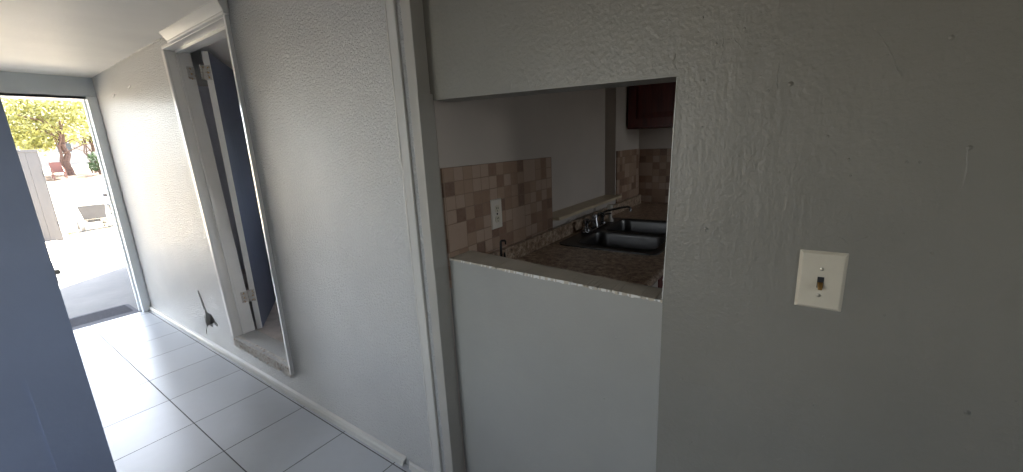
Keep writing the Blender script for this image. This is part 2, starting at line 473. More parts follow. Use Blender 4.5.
# pass-through wall: header and right-hand stretch; opening corners as in the photo
JY = 1.0
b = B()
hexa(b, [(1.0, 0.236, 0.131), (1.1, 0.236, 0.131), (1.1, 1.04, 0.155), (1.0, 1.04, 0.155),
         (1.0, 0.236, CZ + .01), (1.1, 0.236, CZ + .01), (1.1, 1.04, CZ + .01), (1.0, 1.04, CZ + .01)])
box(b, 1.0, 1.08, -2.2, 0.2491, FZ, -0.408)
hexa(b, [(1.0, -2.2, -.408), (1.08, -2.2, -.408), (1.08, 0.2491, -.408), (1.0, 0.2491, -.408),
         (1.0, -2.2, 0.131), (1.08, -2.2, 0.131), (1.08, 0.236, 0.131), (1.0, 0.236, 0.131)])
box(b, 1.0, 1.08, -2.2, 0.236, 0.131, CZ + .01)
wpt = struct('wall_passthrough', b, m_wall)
# old paint drips, scratches and crumbs on the grey wall
rn = random.Random(4)
ridges = [[(-.092, .167), (-.113, .135), (-.127, .102), (-.14, .078)], [(-.232, -.03), (-.236, -.08), (-.233, -.13)], [(.045, .145), (.048, .10), (.044, .075)],
          [(.21, .165), (.17, .195), (.13, .19), (.11, .165)], [(.155, .135), (.148, .175), (.15, .2)], [(.235, .14), (.246, .16), (.24, .185)],
          [(.11, -.04), (.085, -.06), (.07, -.035), (.04, -.02)], [(.075, -.05), (.074, -.09)], [(-.045, -.215), (-.075, -.205), (-.10, -.22), (-.13, -.2)], [(.23, -.62), (.17, -.618), (.11, -.6)]]
for L in ridges:
    b = B(); P = []
    for (y0, z0), (y1, z1) in zip(L, L[1:]):
        for k in range(4): P.append((1.0010, y0 + (y1 - y0) * k / 4 + rn.uniform(-.0015, .0015), z0 + (z1 - z0) * k / 4 + rn.uniform(-.0015, .0015)))
    P.append((1.002,) + L[-1]); tube(b, P, [.0004] + [rn.uniform(.0011, .0021) for k in P[1:-1]] + [.0004], 6)
    obj('paint_ridge', b, m_wall, wpt, True)
b = B()
for k in range(70):
    y, z = rn.uniform(-.62, .2), rn.uniform(-1.0, .35)
    t = bmesh.new(); bmesh.ops.create_icosphere(t, subdivisions=1, radius=rn.uniform(.0012, .0030))
    for v in t.verts: v.co = Vector((v.co.x * .8, v.co.y, v.co.z * 1.2)) + Vector((1.0, y, z))
    merge(b, t)
o = obj('paint_crumbs', b, m_wall, wpt, True); o['kind'] = 'stuff'
# infilled half wall below the opening; its face leans a little out of line with the rest; lean and paler tone carry the light step
def infill_x(y): return 1.006 - (1.0 - y) * 0.0084
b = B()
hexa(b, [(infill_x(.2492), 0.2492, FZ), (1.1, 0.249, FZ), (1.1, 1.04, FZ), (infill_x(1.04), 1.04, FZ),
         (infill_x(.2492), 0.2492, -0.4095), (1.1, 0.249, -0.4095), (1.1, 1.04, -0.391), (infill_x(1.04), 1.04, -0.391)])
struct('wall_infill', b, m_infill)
# sill cap with a ragged plaster edge
b = B()
n = 150; top = []; lip = []; w_ = 0
for k in range(n + 1):
    y = 0.250 + (1.0 - 0.250) * k / n
    zt = -0.4035 + (y - .25) / .75 * 0.0175
    w_ = w_ * .8 + random.uniform(-1, 1) * .3; chip = random.random() < .07
    xf = infill_x(y) - 0.001 - .0012 * w_ + (0.005 if chip else 0)
    xb = 1.072 + (y - .25) / .75 * 0.05
    top.append((b.verts.new((xf, y, zt + .0012 * w_ - (.002 if chip else 0))), b.verts.new((xb, y, zt + 0.001))))
    lip.append((b.verts.new((min(xf - 0.0005, infill_x(y) - .0004), y, zt - 0.006 - 0.002 * w_ - .003 * random.random())), b.verts.new((xb, y, zt - 0.03))))
for k in range(n):
    b.faces.new((top[k][0], top[k + 1][0], top[k + 1][1], top[k][1]))
    f = b.faces.new((lip[k][0], lip[k + 1][0], top[k + 1][0], top[k][0])); f.material_index = 1 if random.random() < .25 + .35 * (k < 90) else 0
    b.faces.new((top[k][1], top[k + 1][1], lip[k + 1][1], lip[k][1]))
    b.faces.new((lip[k][1], lip[k + 1][1], lip[k + 1][0], lip[k][0]))
b.faces.new((top[0][0], top[0][1], lip[0][1], lip[0][0])); b.faces.new((top[n][0], lip[n][0], lip[n][1], top[n][1]))
sill = struct('trim_4', b, m_sill, mats=[m_flake])
# broken white corner of the opening and chips along its right-hand edge
b = B()
for k in range(16):
    z = -0.42 + 0.075 * (k / 15) ** 1.3; r = random.uniform(.002, .0045) * (1.3 if k < 6 else .5)
    c = Vector((infill_x(.25) + 0.004 + random.uniform(0.001, .008), 0.247 + random.uniform(-.003, .005), z))
    t = bmesh.new(); bmesh.ops.create_icosphere(t, subdivisions=1, radius=r)
    for v in t.verts: v.co = Vector((v.co.x * .5, v.co.y, v.co.z * 1.5)) * random.uniform(.6, 1.3) + c
    merge(b, t)
struct('trim_5', b, m_flake)
# thin pale bead of plaster along the right-hand edge of the opening
b = B(); tube(b, [(0.999, 0.2495 - (z + .405) * .0243, z) for z in [-0.40 + .53 * k / 14 for k in range(15)]],
              [random.uniform(.0006, .0015) for k in range(15)], 6); struct('trim_6', b, m_flake)

# jamb board left of the opening, dark gap, square post, plaster strip
b = B(); box(b, 0.985, 1.003, JY + 0.001, 1.042, FZ, 0.152, 0.002); struct('trim_7', b, m_trimgrey)
b = B(); box(b, 0.930, 0.985, 0.994, 1.036, FZ, CZ, 0.003); struct('trim_8', b, m_trimgrey)
b = B(); box(b, 0.926, 0.992, 0.991, 1.0, -0.41, 0.172, 0.002); struct('trim_9', b, m_trimgrey)
b = B(); box(b, 0.988, 1.002, 1.13, 1.172, FZ, CZ, 0.004); struct('trim_10', b, m_trim)
b = B()
tube(b, [(0.992 + random.uniform(-.001, .001), 1.176 + random.uniform(-.002, .002), FZ + (CZ - FZ) * k / 40) for k in range(41)], [random.uniform(.003, .006) for k in range(41)], 6)
struct('trim_11', b, m_trim)

# baseboard along the hall wall: strip with a broken near end, then a lower scrap
b = B()
prof = [(1.0, FZ), (0.982, FZ), (0.980, FZ + 0.03), (0.986, FZ + 0.043), (1.0, FZ + 0.048)]
y0, y1 = 1.385, EX
v0 = [b.verts.new((x, y0 + random.uniform(-.02, .02), z)) for x, z in prof]; v1 = [b.verts.new((x, y1, z)) for x, z in prof]
for k in range(5): b.faces.new((v0[k], v0[(k + 1) % 5], v1[(k + 1) % 5], v1[k]))
b.faces.new(v0); b.faces.new(v1[::-1]); struct('baseboard_right', b, m_trim)
b = B(); hexa(b, [(0.985, 1.04, FZ), (1.0, 1.04, FZ), (1.0, 1.36, FZ), (0.985, 1.345, FZ), (0.988, 1.04, FZ + .03), (1.0, 1.04, FZ + .035), (1.0, 1.355, FZ + .036), (0.988, 1.33, FZ + .03)], .002)
struct('baseboard_right_scrap', b, m_trim)

# closet opening: head board, stops, far jamb, threshold, near casing strip
b = B()
hexa(b, [(0.974, CY0 - .03, 0.688), (1.0, CY0 - .03, 0.688), (1.0, 3.12, 0.688), (0.974, 3.12, 0.688),
         (0.950, CY0 - .03, CZ), (1.0, CY0 - .03, CZ), (1.0, 3.16, CZ), (0.950, 3.16, CZ)], 0.004)
box(b, 0.970, 1.0, CY0 - .03, 3.12, 0.678, 0.692, 0.005)
struct('trim_12', b, m_white)
b = B()
box(b, 0.992, WT, CY0, 3.30, CT - 0.02, CT, 0.002); box(b, 1.05, 1.075, CY0, 3.27, CT - 0.034, CT - 0.018, 0.002)
struct('trim_13', b, m_white)
def leaning(b, x0, x1, d0, d1, zb, zt, bev):
    hexa(b, [(x0, cy1(zb) + d0, zb), (x1, cy1(zb) + d0, zb), (x1, cy1(zb) + d1, zb), (x0, cy1(zb) + d1, zb),
             (x0, cy1(zt) + d0, zt), (x1, cy1(zt) + d0, zt), (x1, cy1(zt) + d1, zt), (x0, cy1(zt) + d1, zt)], bev)
b = B()
leaning(b, 0.998, WT, -.010, .03, CB, CT - .02, .003)
leaning(b, 0.9975, 1.012, -.012, .006, CB, CT - .02, .004)
leaning(b, 1.055, 1.07, -.02, -.005, CB, CT - .03, .002)
struct('trim_14', b, m_white)
b = B(); q = ((0.981, CY0 - .014), (0.9825, CY0 + .008), (WT, CY0 + .008), (WT, CY0 - .014))
hexa(b, [(x, y, CB - .03) for x, y in q] + [(x, y, CZ) for x, y in q], 0.0015); struct('trim_15', b, m_gloss)
b = B()
n = 40; ra = []; 
for k in range(n + 1):
    y = CY0 + (cy1(CB) - CY0) * k / n
    ra.append([b.verts.new((1.0 - 0.002 - random.random() * .008, y, CB - 0.045 - random.random() * .03)),
               b.verts.new((0.997 - random.random() * .007, y, CB - random.random() * .006)), b.verts.new((1.03, y, CB + .002)), b.verts.new((1.03, y, CB - .06))])
for a, c in zip(ra, ra[1:]):
    for k in range(4): b.faces.new((a[k], a[(k + 1) % 4], c[(k + 1) % 4], c[k]))
b.faces.new(ra[0]); b.faces.new(ra[-1][::-1]); struct('trim_16', b, m_chip)
# ragged pale seam between ceiling and hall wall
b = B(); tube(b, [(0.996 + random.uniform(-.002, .001), 3.3 + (4.95 - 3.3) * k / 40, CZ - 0.004 + random.uniform(-.002, .002)) for k in range(41)],
              [random.uniform(.002, .007) * (1 - .75 * k / 40) for k in range(41)], 6); struct('trim_17', b, m_white)
b = B()
for y, z, l in ((4.18, .545, .07), (4.62, .53, .045)):
    tube(b, [(0.9985, y, z), (0.996, y - l * .5, z + .004), (0.9985, y - l, z + .016)], [.002, .006, .002], 6)
struct('trim_18', b, m_white)

# closet room
b = B(); box(b, WT, 2.7, 1.18, EX, CB - 0.2, CB - 0.022); struct('floor_closet', b, m_cflo)
b = B(); box(b, 2.6, 2.7, 1.18, 2.3, CB - .2, CZ); box(b, 2.6, 2.7, 2.9, EX, CB - .2, CZ); box(b, 2.6, 2.7, 2.3, 2.9, CB - .2, -.3); box(b, 2.6, 2.7, 2.3, 2.9, .3, CZ); box(b, WT, 2.7, EX, EX + .12, CB - .2, CZ); box(b, WT, 2.7, 1.115, 1.18, CB - .2, CZ)  # includes an unseen window opening added to light the closet door
struct('wall_closet', b, m_closet)

# kitchen shell
KX = 3.14
b = B(); box(b, 1.0, KX + .1, -2.2, 1.0, FZ - .1, FZ); struct('floor_kitchen', b, m_tile)
WX0, WX1, WZ0, WZ1 = 1.768, 2.652, -0.372, 0.62
b = B()
box(b, 1.003, WX0, JY, 1.115, FZ, CZ); box(b, WX1, KX + .1, JY, 1.115, FZ, CZ)
box(b, WX0, WX1, JY, 1.115, FZ, WZ0); box(b, WX0, WX1, JY, 1.115, WZ1, CZ)
struct('wall_kitchen_left', b, m_kitwall)
b = B(); box(b, KX, KX + .1, -2.2, 1.0, FZ, CZ); struct('wall_kitchen_far', b, m_kitwall)
# blanked window over the sink: smooth panel set back in its recess, thin wooden stool
b = B(); box(b, WX0, WX1, 1.073, 1.11, WZ0, WZ1); w1 = struct('window_1', b, m_kitwall)
b = B(); box(b, WX0 - 0.0, WX1 + .01, 0.955, 1.073, WZ0 - 0.014, WZ0 + 0.003, 0.004); obj('window_sill', b, m_stool, w1)

# ------------------------------------------------------------------ doors
# door tinted with the blue of lens haze, standing open into the room, at the left edge
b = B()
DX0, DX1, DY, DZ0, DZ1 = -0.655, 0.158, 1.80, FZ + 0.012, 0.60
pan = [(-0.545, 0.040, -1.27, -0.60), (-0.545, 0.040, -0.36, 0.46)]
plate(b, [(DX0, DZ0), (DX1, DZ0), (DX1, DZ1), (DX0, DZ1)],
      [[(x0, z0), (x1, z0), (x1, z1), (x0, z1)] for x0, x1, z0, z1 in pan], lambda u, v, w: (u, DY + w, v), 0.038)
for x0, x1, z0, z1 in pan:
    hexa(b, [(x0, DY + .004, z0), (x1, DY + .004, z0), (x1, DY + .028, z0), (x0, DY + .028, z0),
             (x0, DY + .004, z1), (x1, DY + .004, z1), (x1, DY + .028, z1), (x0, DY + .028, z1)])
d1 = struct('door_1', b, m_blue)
b = B(); box(b, DX1 + .0, DX1 + 0.012, DY + .004, DY + 0.018, -0.319, -0.306, 0.003); obj('latch_bolt', b, m_hinge, d1)
b = B(); box(b, DX1 - .002, DX1 + 0.0015, DY + .002, DY + 0.034, -0.345, -0.28, 0.0008); obj('latch_plate', b, m_hinge, d1)
for z in (-1.2, -0.4, 0.4):
    b = B(); lathe(b, (DX0 - .012, DY - .004, z), (0, 0, 1), [(.007, 0), (.007, .1)], 10)
    box(b, DX0 - .03, DX0 + .001, DY - .001, DY + .002, z, z + .1); obj('hinge', b, m_hinge, d1)

# closet door swung back inside; its hinge edge faces the hall; unlit face painted dark, edge white
ld = Vector((0.547, 0.837, 0)); nd_ = Vector((0.837, -0.547, 0)); p0 = Vector((1.163, 3.19, 0)); TH = 0.037; LW = 0.72
def dp(a, c, z): q = p0 + ld * a + nd_ * c; return (q.x, q.y, z)
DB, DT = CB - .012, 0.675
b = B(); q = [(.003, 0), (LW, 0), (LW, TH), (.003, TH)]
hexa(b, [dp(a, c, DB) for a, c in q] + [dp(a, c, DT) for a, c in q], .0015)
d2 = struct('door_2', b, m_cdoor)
b = B(); q = [(-.001, .001), (.003, .001), (.003, TH - .001), (-.001, TH - .001)]
hexa(b, [dp(a, c, DB) for a, c in q] + [dp(a, c, DT) for a, c in q])
o = obj('edge_strip', b, m_white, d2); o['label'] = 'white hinge edge, lighter than the unlit face'
for z in (0.50, -1.03):
    b = B()
    q = [(-.0026, -.014), (-.001, -.014), (-.001, TH - .006), (-.0026, TH - .006)]
    hexa(b, [dp(a, c, z) for a, c in q] + [dp(a, c, z + .09) for a, c in q])
    yj = cy1(z + .045) - .0125
    box(b, 1.098, 1.1405, yj, yj + .003, z, z + .09)
    kx, ky = dp(-.009, -.018, 0)[:2]
    for k in range(5): lathe(b, (kx, ky, z + .0185 * k), (0, 0, 1), [(.0065, 0), (.0065, .0165)], 10)
    h = obj('hinge', b, m_hinge, d2)
    for k in (.014, .045, .076):
        b = B(); c = dp(-.0026, TH * .5, z + k); lathe(b, c, -ld, [(.0045, 0), (.004, .0008), (.001, .0012)], 10); obj('screw', b, m_brass, h)
        b = B(); lathe(b, (1.118, yj, z + k), (0, -1, 0), [(.0045, 0), (.004, .0008), (.001, .0012)], 10); obj('screw', b, m_brass, h)

# ------------------------------------------------------------------ light switch
sw = thing('light_switch', (0.995, -0.061, -0.303), 'ivory toggle light switch on the grey wall right of the opening', 'light switch')
sx0, sx1 = 0.9925, 1.0
b = B()
y0, y1, z0, z1 = -0.101, -0.0215, -0.3625, -0.2385
ins = .006; t = 0.0075
hexa(b, [(1.0, y0, z0), (1.0, y1, z0), (1.0, y1, z1), (1.0, y0, z1),
         (1.0 - t, y0 + ins, z0 + ins), (1.0 - t, y1 - ins, z0 + ins), (1.0 - t, y1 - ins, z1 - ins), (1.0 - t, y0 + ins, z1 - ins)], 0.0012)
obj('cover_plate', b, m_ivory, sw)
b = B(); box(b, 1.0 - t - .0006, 1.0 - t + .001, -.0665, -.0555, -.315, -.2915, .0003); obj('toggle_slot', b, m_dark, sw)
b = B(); hexa(b, [(1.0 - t, -.0655, -.3125), (1.0 - t, -.0565, -.3125), (1.0 - t, -.0565, -.3025), (1.0 - t, -.0655, -.3025),
                  (.978, -.0645, -.3155), (.978, -.0575, -.3155), (.978, -.0575, -.309), (.978, -.0645, -.309)], .001)
o = obj('toggle', b, m_brass, sw); o['label'] = 'yellowed toggle lever flicked down'
for z in (-.275, -.331):
    b = B(); lathe(b, (1.0 - t, -.061, z), (-1, 0, 0), [(.0036, 0), (.0034, .001), (.0015, .0016)], 12); obj('screw', b, m_screw, sw)

# ------------------------------------------------------------------ kitchen
o = B(); box(o, 1.004, WX0 - .004, JY - 0.009, JY, -0.50, -0.068, 0.001)
tag(obj('tile_backsplash', o, m_mosx), 'beige and brown mosaic tile backsplash around the wall outlet', 'backsplash', 'mosaic backsplashes')
o = B(); box(o, WX1 + .012, KX, JY - 0.009, JY, -0.50, -0.075, 0.001)
tag(obj('tile_backsplash', o, m_mosx), 'narrow strip of brown mosaic backsplash right of the blank window', 'backsplash', 'mosaic backsplashes')
o = B(); box(o, KX - .0095, KX - .0005, -0.9, JY - .0095, -0.50, -0.08, 0.001)
tag(obj('tile_backsplash', o, m_mosy), 'dark shaded mosaic backsplash on the far kitchen wall below the wall cabinet', 'backsplash', 'mosaic backsplashes')

# counter with sink cut-out
CTZ = -0.49
SX0, SX1, SY0, SY1 = 1.69, 2.45, 0.450, 0.935
ct = thing('countertop', (2.1, 0.7, CTZ - .04), 'speckled brown granite countertop running from the pass-through around the sink', 'countertop')
b = B()
plate(b, [(1.102, 0.40), (KX - .01, 0.40), (KX - .01, JY - .01), (1.102, JY - .01)], [rrect(SX0 + .03, SX1 - .03, SY0 + .03, SY1 - .03, .04)],
      lambda u, v, w: (u, v, CTZ - w), 0.03)
tube(b, [(1.102, 0.40, CTZ - .018), (KX - .01, 0.40, CTZ - .018)], .018, 12)
obj('slab', b, m_gran, ct)
b = B(); box(b, 1.115, KX - .012, JY - .032, JY - .010, CTZ, -0.425, 0.003); obj('upstand', b, m_gran, ct)
# sink
sk = thing('kitchen_sink', (2.07, .7, CTZ), 'dark stainless double bowl drop-in sink set in the granite countertop', 'sink')
b = B()
b1 = (1.735, 2.025, .480, .855); b2 = (2.075, 2.405, .480, .855)
plate(b, rrect(SX0, SX1, SY0, SY1, .045), [rrect(*b1, .06), rrect(*b2, .06)], lambda u, v, w: (u, v, CTZ + .006 - w), 0.007)
obj('rim', b, m_steel, sk, True)
for bb in (b1, b2):
    b = B(); rings = []
    for ins_, z in ((-.006, .009), (-.002, .0105), (.003, .006), (.006, -.01), (.012, -.12), (.02, -.15), (.045, -.168), (.09, -.172)):
        rr = max(.02, .06 - ins_ * .3)
        rings.append([b.verts.new((x, y, CTZ + z)) for x, y in rrect(bb[0] + ins_, bb[1] - ins_, bb[2] + ins_, bb[3] - ins_, rr)])
    for p, q in zip(rings, rings[1:]):
        for k in range(len(p)): b.faces.new((p[k], p[(k + 1) % len(p)], q[(k + 1) % len(p)], q[k]))
    b.faces.new(rings[-1])
    bo = obj('bowl', b, m_steel, sk, True)
    b = B(); lathe(b, ((bb[0] + bb[1]) / 2, (bb[2] + bb[3]) / 2, CTZ - .172), (0, 0, 1), [(.042, 0), (.04, .004), (.03, .003), (.012, .005), (.001, .006)], 16); obj('drain', b, m_chrome, bo, True)
# faucet
fa = thing('faucet', (2.12, .903, CTZ + .006), 'chrome two handle kitchen faucet with a long spout behind the sink', 'faucet')
zf = CTZ + .006
b = B(); box(b, 1.95, 2.22, .882, .926, zf, zf + .014, .006, 3); obj('base_plate', b, m_chrome, fa, True)
b = B(); lathe(b, (2.085, .904, zf + .012), (0, 0, 1), [(.024, 0), (.022, .02), (.017, .035), (.016, .06), (.012, .07)], 16); obj('body', b, m_chrome, fa, True)
b = B()
pts = [(2.085, .90, zf + .06), (2.095, .885, zf + .082), (2.12, .85, zf + .098), (2.16, .79, zf + .112), (2.185, .75, zf + .118), (2.192, .74, zf + .112), (2.194, .737, zf + .092)]
tube(b, pts, [.009, .0075, .0065, .006, .006, .0065, .0075], 12); obj('spout', b, m_chrome, fa, True)
for x in (1.975, 2.195):
    b = B(); lathe(b, (x, .904, zf + .012), (0, 0, 1), [(.020, 0), (.018, .012), (.011, .02), (.011, .035), (.017, .04), (.018, .058), (.012, .066)], 14)
    tube(b, [(x, .904, zf + .062), (x - .01, .87, zf + .072), (x - .014, .845, zf + .074)], [.007, .006, .005], 8); obj('handle', b, m_chrome, fa, True)
b = B(); lathe(b, (2.32, .905, zf), (0, 0, 1), [(.022, 0), (.02, .012), (.012, .022), (.012, .06), (.017, .075), (.017, .098), (.009, .105)], 14); 
tag(obj('side_sprayer', b, m_ivory2, None, True), 'small white side sprayer standing in the sink deck', 'sprayer')

# white appliance under the counter by the pass-through, red cabinet under the sink
dw = thing('dishwasher', (1.36, .7, FZ), 'white appliance front below the granite countertop edge', 'dishwasher')
b = B(); box(b, 1.118, 1.612, .452, .95, FZ + .02, CTZ - .038, .003); obj('body', b, m_appl, dw)
b = B(); box(b, 1.122, 1.608, .425, .452, FZ + .12, -.66, .004); obj('door', b, m_appl, dw)
b = B(); box(b, 1.122, 1.608, .420, .452, -.655, CTZ - .04, .004); p = obj('control_panel', b, m_appl, dw)
b = B(); box(b, 1.25, 1.48, .400, .42, -.60, -.58, .004); obj('handle', b, m_appl, p)
sc = thing('base_cabinet', (2.1, .7, FZ), 'dark red wooden base cabinet under the sink', 'cabinet')
b = B(); box(b, 1.62, 1.64, .44, .96, FZ + .1, CTZ - .04); box(b, 2.52, 2.54, .44, .96, FZ + .1, CTZ - .04)
box(b, 1.62, 2.54, .44, .96, FZ + .1, FZ + .12); box(b, 1.64, 2.52, .94, .96, FZ + .12, CTZ - .04)
box(b, 1.62, 1.67, .42, .44, FZ + .1, CTZ - .035, .002); box(b, 2.49, 2.54, .42, .44, FZ + .1, CTZ - .035, .002); box(b, 1.67, 2.49, .42, .44, -.66, CTZ - .035, .002)
box(b, 1.63, 2.53, .49, .51, FZ, FZ + .1); obj('carcass', b, m_wood, sc)
def panel_door(b, c, u0, u1, v0, v1, to3):
    plate(b, [(u0, v0), (u1, v0), (u1, v1), (u0, v1)], [[(u0 + .055, v0 + .055), (u1 - .055, v0 + .055), (u1 - .055, v1 - .055), (u0 + .055, v1 - .055)]], to3, .02)
    q = [(u0 + .055, v0 + .055), (u1 - .055, v0 + .055), (u1 - .055, v1 - .055), (u0 + .055, v1 - .055)]
    i = [(u0 + .09, v0 + .09), (u1 - .09, v0 + .09), (u1 - .09, v1 - .09), (u0 + .09, v1 - .09)]
    hexa(b, [to3(u, v, .012) for u, v in q] + [to3(u, v, .003) for u, v in i])
for x0, x1 in ((1.675, 2.075), (2.085, 2.485)):
    b = B(); panel_door(b, 0, x0, x1, FZ + .13, -.68, lambda u, v, w: (u, .402 + w, v)); d = obj('door', b, m_wood, sc)
    b = B(); hx = x1 - .03 if x0 < 2 else x0 + .03; lathe(b, (hx, .402, -.78), (0, -1, 0), [(.006, 0), (.006, .012), (.014, .016), (.014, .024), (.004, .028)], 12); obj('knob', b, m_brass, d)
# wall cabinet in the far corner
uc = thing('wall_cabinet', (3.0, .5, .06), 'dark red wooden wall cabinet hanging in the far kitchen corner', 'cabinet')
b = B(); box(b, 2.862, KX - .001, .18, .992, .066, .735, .002); obj('carcass', b, m_wood, uc)
for y0, y1 in ((.595, .985), (.19, .58)):
    b = B(); panel_door(b, 0, y0, y1, .076, .725, lambda u, v, w: (2.842 + w, u, v)); obj('door', b, m_wood, uc)
# duplex outlet
ou = thing('wall_outlet', (1.296, JY - .009, -.275), 'white duplex wall outlet on the mosaic backsplash', 'outlet')
yf = JY - .009
b = B()
hexa(b, [(1.259, yf, -.334), (1.329, yf, -.334), (1.329, yf, -.212), (1.259, yf, -.212),
         (1.262, yf - .006, -.331), (1.326, yf - .006, -.331), (1.326, yf - .006, -.215), (1.262, yf - .006, -.215)], .0012)
obj('cover_plate', b, m_ivory2, ou)
for z in (-.252, -.294):
    b = B(); L = rrect(1.2795, 1.3085, z - .0145, z + .0145, .010)
    plate(b, L, [], lambda u, v, w: (u, yf - .008 + w, v), .004); r = obj('receptacle', b, m_ivory, ou)
    for x, hz, sz in ((1.289, z + .003, .004), (1.299, z + .003, .004), (1.294, z - .008, .0025)):
        b = B(); box(b, x - .0013, x + .0013, yf - .0086, yf - .006, hz - sz, hz + sz); obj('slot', b, m_dark, r)
b = B(); lathe(b, (1.294, yf - .006, -.273), (0, -1, 0), [(.0045, 0), (.004, .0012), (.001, .0018)], 10); obj('screw', b, m_black, ou)
# black bent rod standing behind the sill
b = B(); tube(b, [(1.24, .935, CTZ + .001), (1.24, .935, -.378), (1.2415, .9345, -.372), (1.246, .933, -.370), (1.259, .929, -.372), (1.262, .928, -.375), (1.263, .928, -.388)], [.005, .0046, .0046, .0046, .0046, .004, .003], 8)
lathe(b, (1.24, .935, CTZ + .0006), (0, 0, 1), [(.022, 0), (.022, .004), (.012, .008)], 14)
tag(obj('hook_rod', b, m_black, None, True), 'short black rod with a hooked top standing on the countertop behind the sill', 'hook')
b = B(); tube(b, [(1.285, .952, CTZ), (1.285, .952, -.445)], .004, 8); tube(b, [(1.285, .952, -.447), (1.285, .952, -.430)], [.0055, .003], 8)
tag(obj('counter_peg', b, m_black, None, True), 'thin black peg against the granite upstand beside the hooked rod', 'peg')

# ------------------------------------------------------------------ outdoors
GZ = -1.475
b = B(); box(b, -4, 5, EX + .15, 9.0, GZ - .2, GZ); struct('patio', b, m_conc)
b = B(); rows = []
xs = [-30 + 70 * k / 28 for k in range(29)]
for y in [5.5, 9.0, 11, 13, 14.5, 17, 20, 24, 28, 32, 36, 42, 50, 60, 80]:
    z = GZ - .012 + max(0, y - 14.5) * 0.042
    rows.append([b.verts.new((x, y, z + (random.uniform(-.03, .03) if y > 15 else 0))) for x in xs])
for a, c in zip(rows, rows[1:]):
    for k in range(len(xs) - 1): b.faces.new((a[k], a[k + 1], c[k + 1], c[k]))
struct('ground', b, m_yard, smooth=True)
b = B(); box(b, -30, -4, -20, 5.5, GZ - .2, GZ - .012); box(b, -4, -1.75, -20, 5.2, GZ - .2, GZ - .012); struct('ground_side', b, m_conc)
def gz(y): return GZ - .012 + max(0, y - 14.5) * 0.042
# flat roof, and the house wing right of the exit that throws its shade across the patio
b = B(); box(b, -1.75, 3.35, -2.4, EX + .35, .93, 1.03); struct('roof', b, m_roof)
b = B(); box(b, 1.72, 5.0, EX + .15, 8.22, GZ - .02, 2.5); struct('wall_wing', b, m_stucco)
b = B(); box(b, -1.75, -.75, EX + .02, EX + .15, GZ, .93); box(b, 1.1, 4.5, EX + .02, EX + .15, GZ, .93); box(b, -.75, 1.1, EX + .02, EX + .15, CZ + .01, .93)
struct('wall_outside', b, m_stucco)
# mat at the door
b = B(); L = rrect(0.0, 0.935, 5.31, 5.72, .06); plate(b, L, [], lambda u, v, w: (u, v, GZ + .016 - w), .016)
for k in range(10): box(b, .03, .905, 5.34 + k * .036, 5.355 + k * .036, GZ + .015, GZ + .02, .002)
tag(obj('doormat', b, m_mat), 'dark grey rubber doormat just outside the open exit', 'doormat')
# grey yard panel
gp = thing('privacy_screen', (.75, 12.25, GZ), 'tall grey panel screen standing upright on the sunlit yard', 'panel')
b = B()
for k in range(8): box(b, .12 + k * .148, .12 + k * .148 + .1465, 12.2, 12.225, gz(12.2) + .02, .29, .003)
obj('boards', b, m_gate, gp)
b = B(); box(b, .10, 1.33, 12.19, 12.24, .285, .335, .006); obj('top_rail', b, m_gate, gp)
for z in (-1.2, -.2): b = B(); box(b, .1, 1.32, 12.225, 12.26, z, z + .09, .004); obj('rail', b, m_gate, gp)
for x in (.12, 1.25): b = B(); box(b, x, x + .08, 12.225, 12.305, gz(12.2), .3, .005); obj('post', b, m_gate, gp)

# white garden cart with grey tailboard
CYD = 13.3; k_ = CYD / 14.0
gc = thing('garden_cart', (2.02, CYD, gz(CYD)), 'white garden cart with a grey end board parked on the bright yard', 'garden cart')
b = B()
x0, x1, zt, zb = 1.80, 2.22, -.90, -1.24
hexa(b, [(x0 + .03, CYD, zb), (x1 - .0, CYD, zb), (x1 - .0, CYD + .7, zb), (x0 + .03, CYD + .7, zb), (x0 - .05, CYD - .03, zt), (x1 + .05, CYD - .03, zt), (x1 + .05, CYD + .8, zt), (x0 - .05, CYD + .8, zt)], .015)
obj('tub', b, m_cart, gc)
b = B(); box(b, x0 - .08, x1 + .08, CYD - .06, CYD + .83, zt, zt + .035, .012); obj('rim', b, m_cart, gc)
b = B(); hexa(b, [(x0 + .04, CYD - .028, zb + .01), (x1 - .01, CYD - .028, zb + .01), (x1 - .01, CYD - .0, zb + .01), (x0 + .04, CYD - .0, zb + .01),
                  (x0 - .02, CYD - .058, zt - .015), (x1 + .02, CYD - .058, zt - .015), (x1 + .02, CYD - .025, zt - .015), (x0 - .02, CYD - .025, zt - .015)], .006)
obj('end_board', b, m_cgrey, gc)
for x in (x0 + .0, x1 + .03):
    for y in (CYD + .12, CYD + .6):
        b = B(); lathe(b, (x - .03, y, gz(CYD) + .13), (1, 0, 0), [(.06, 0), (.12, .0), (.13, .015), (.13, .045), (.12, .06), (.05, .06)], 18); w = obj('wheel', b, m_rub, gc, True)
        b = B(); lathe(b, (x - .035, y, gz(CYD) + .13), (1, 0, 0), [(.05, 0), (.055, .01), (.055, .06), (.05, .07)], 14); obj('hub', b, m_cart, w, True)
b = B(); tube(b, [(x0 + .1, CYD - .0, zt + .02), (x0 + .02, CYD - .1, zt + .16)], .014, 8); tube(b, [(x0 + .34, CYD, zt + .02), (x0 + .30, CYD - .1, zt + .16)], .014, 8)
tube(b, [(x0 + .0, CYD - .1, zt + .16), (x0 + .33, CYD - .1, zt + .16)], .016, 8); obj('push_handle', b, m_cart, gc)
b = B()
for y in (CYD + .12, CYD + .6): tube(b, [(x0 - .0, y, gz(CYD) + .13), (x1 + .02, y, gz(CYD) + .13)], .012, 8)
box(b, x0 + .1, x1 - .1, CYD + .05, CYD + .68, zb - .06, zb, .005); obj('chassis', b, m_cgrey, gc)
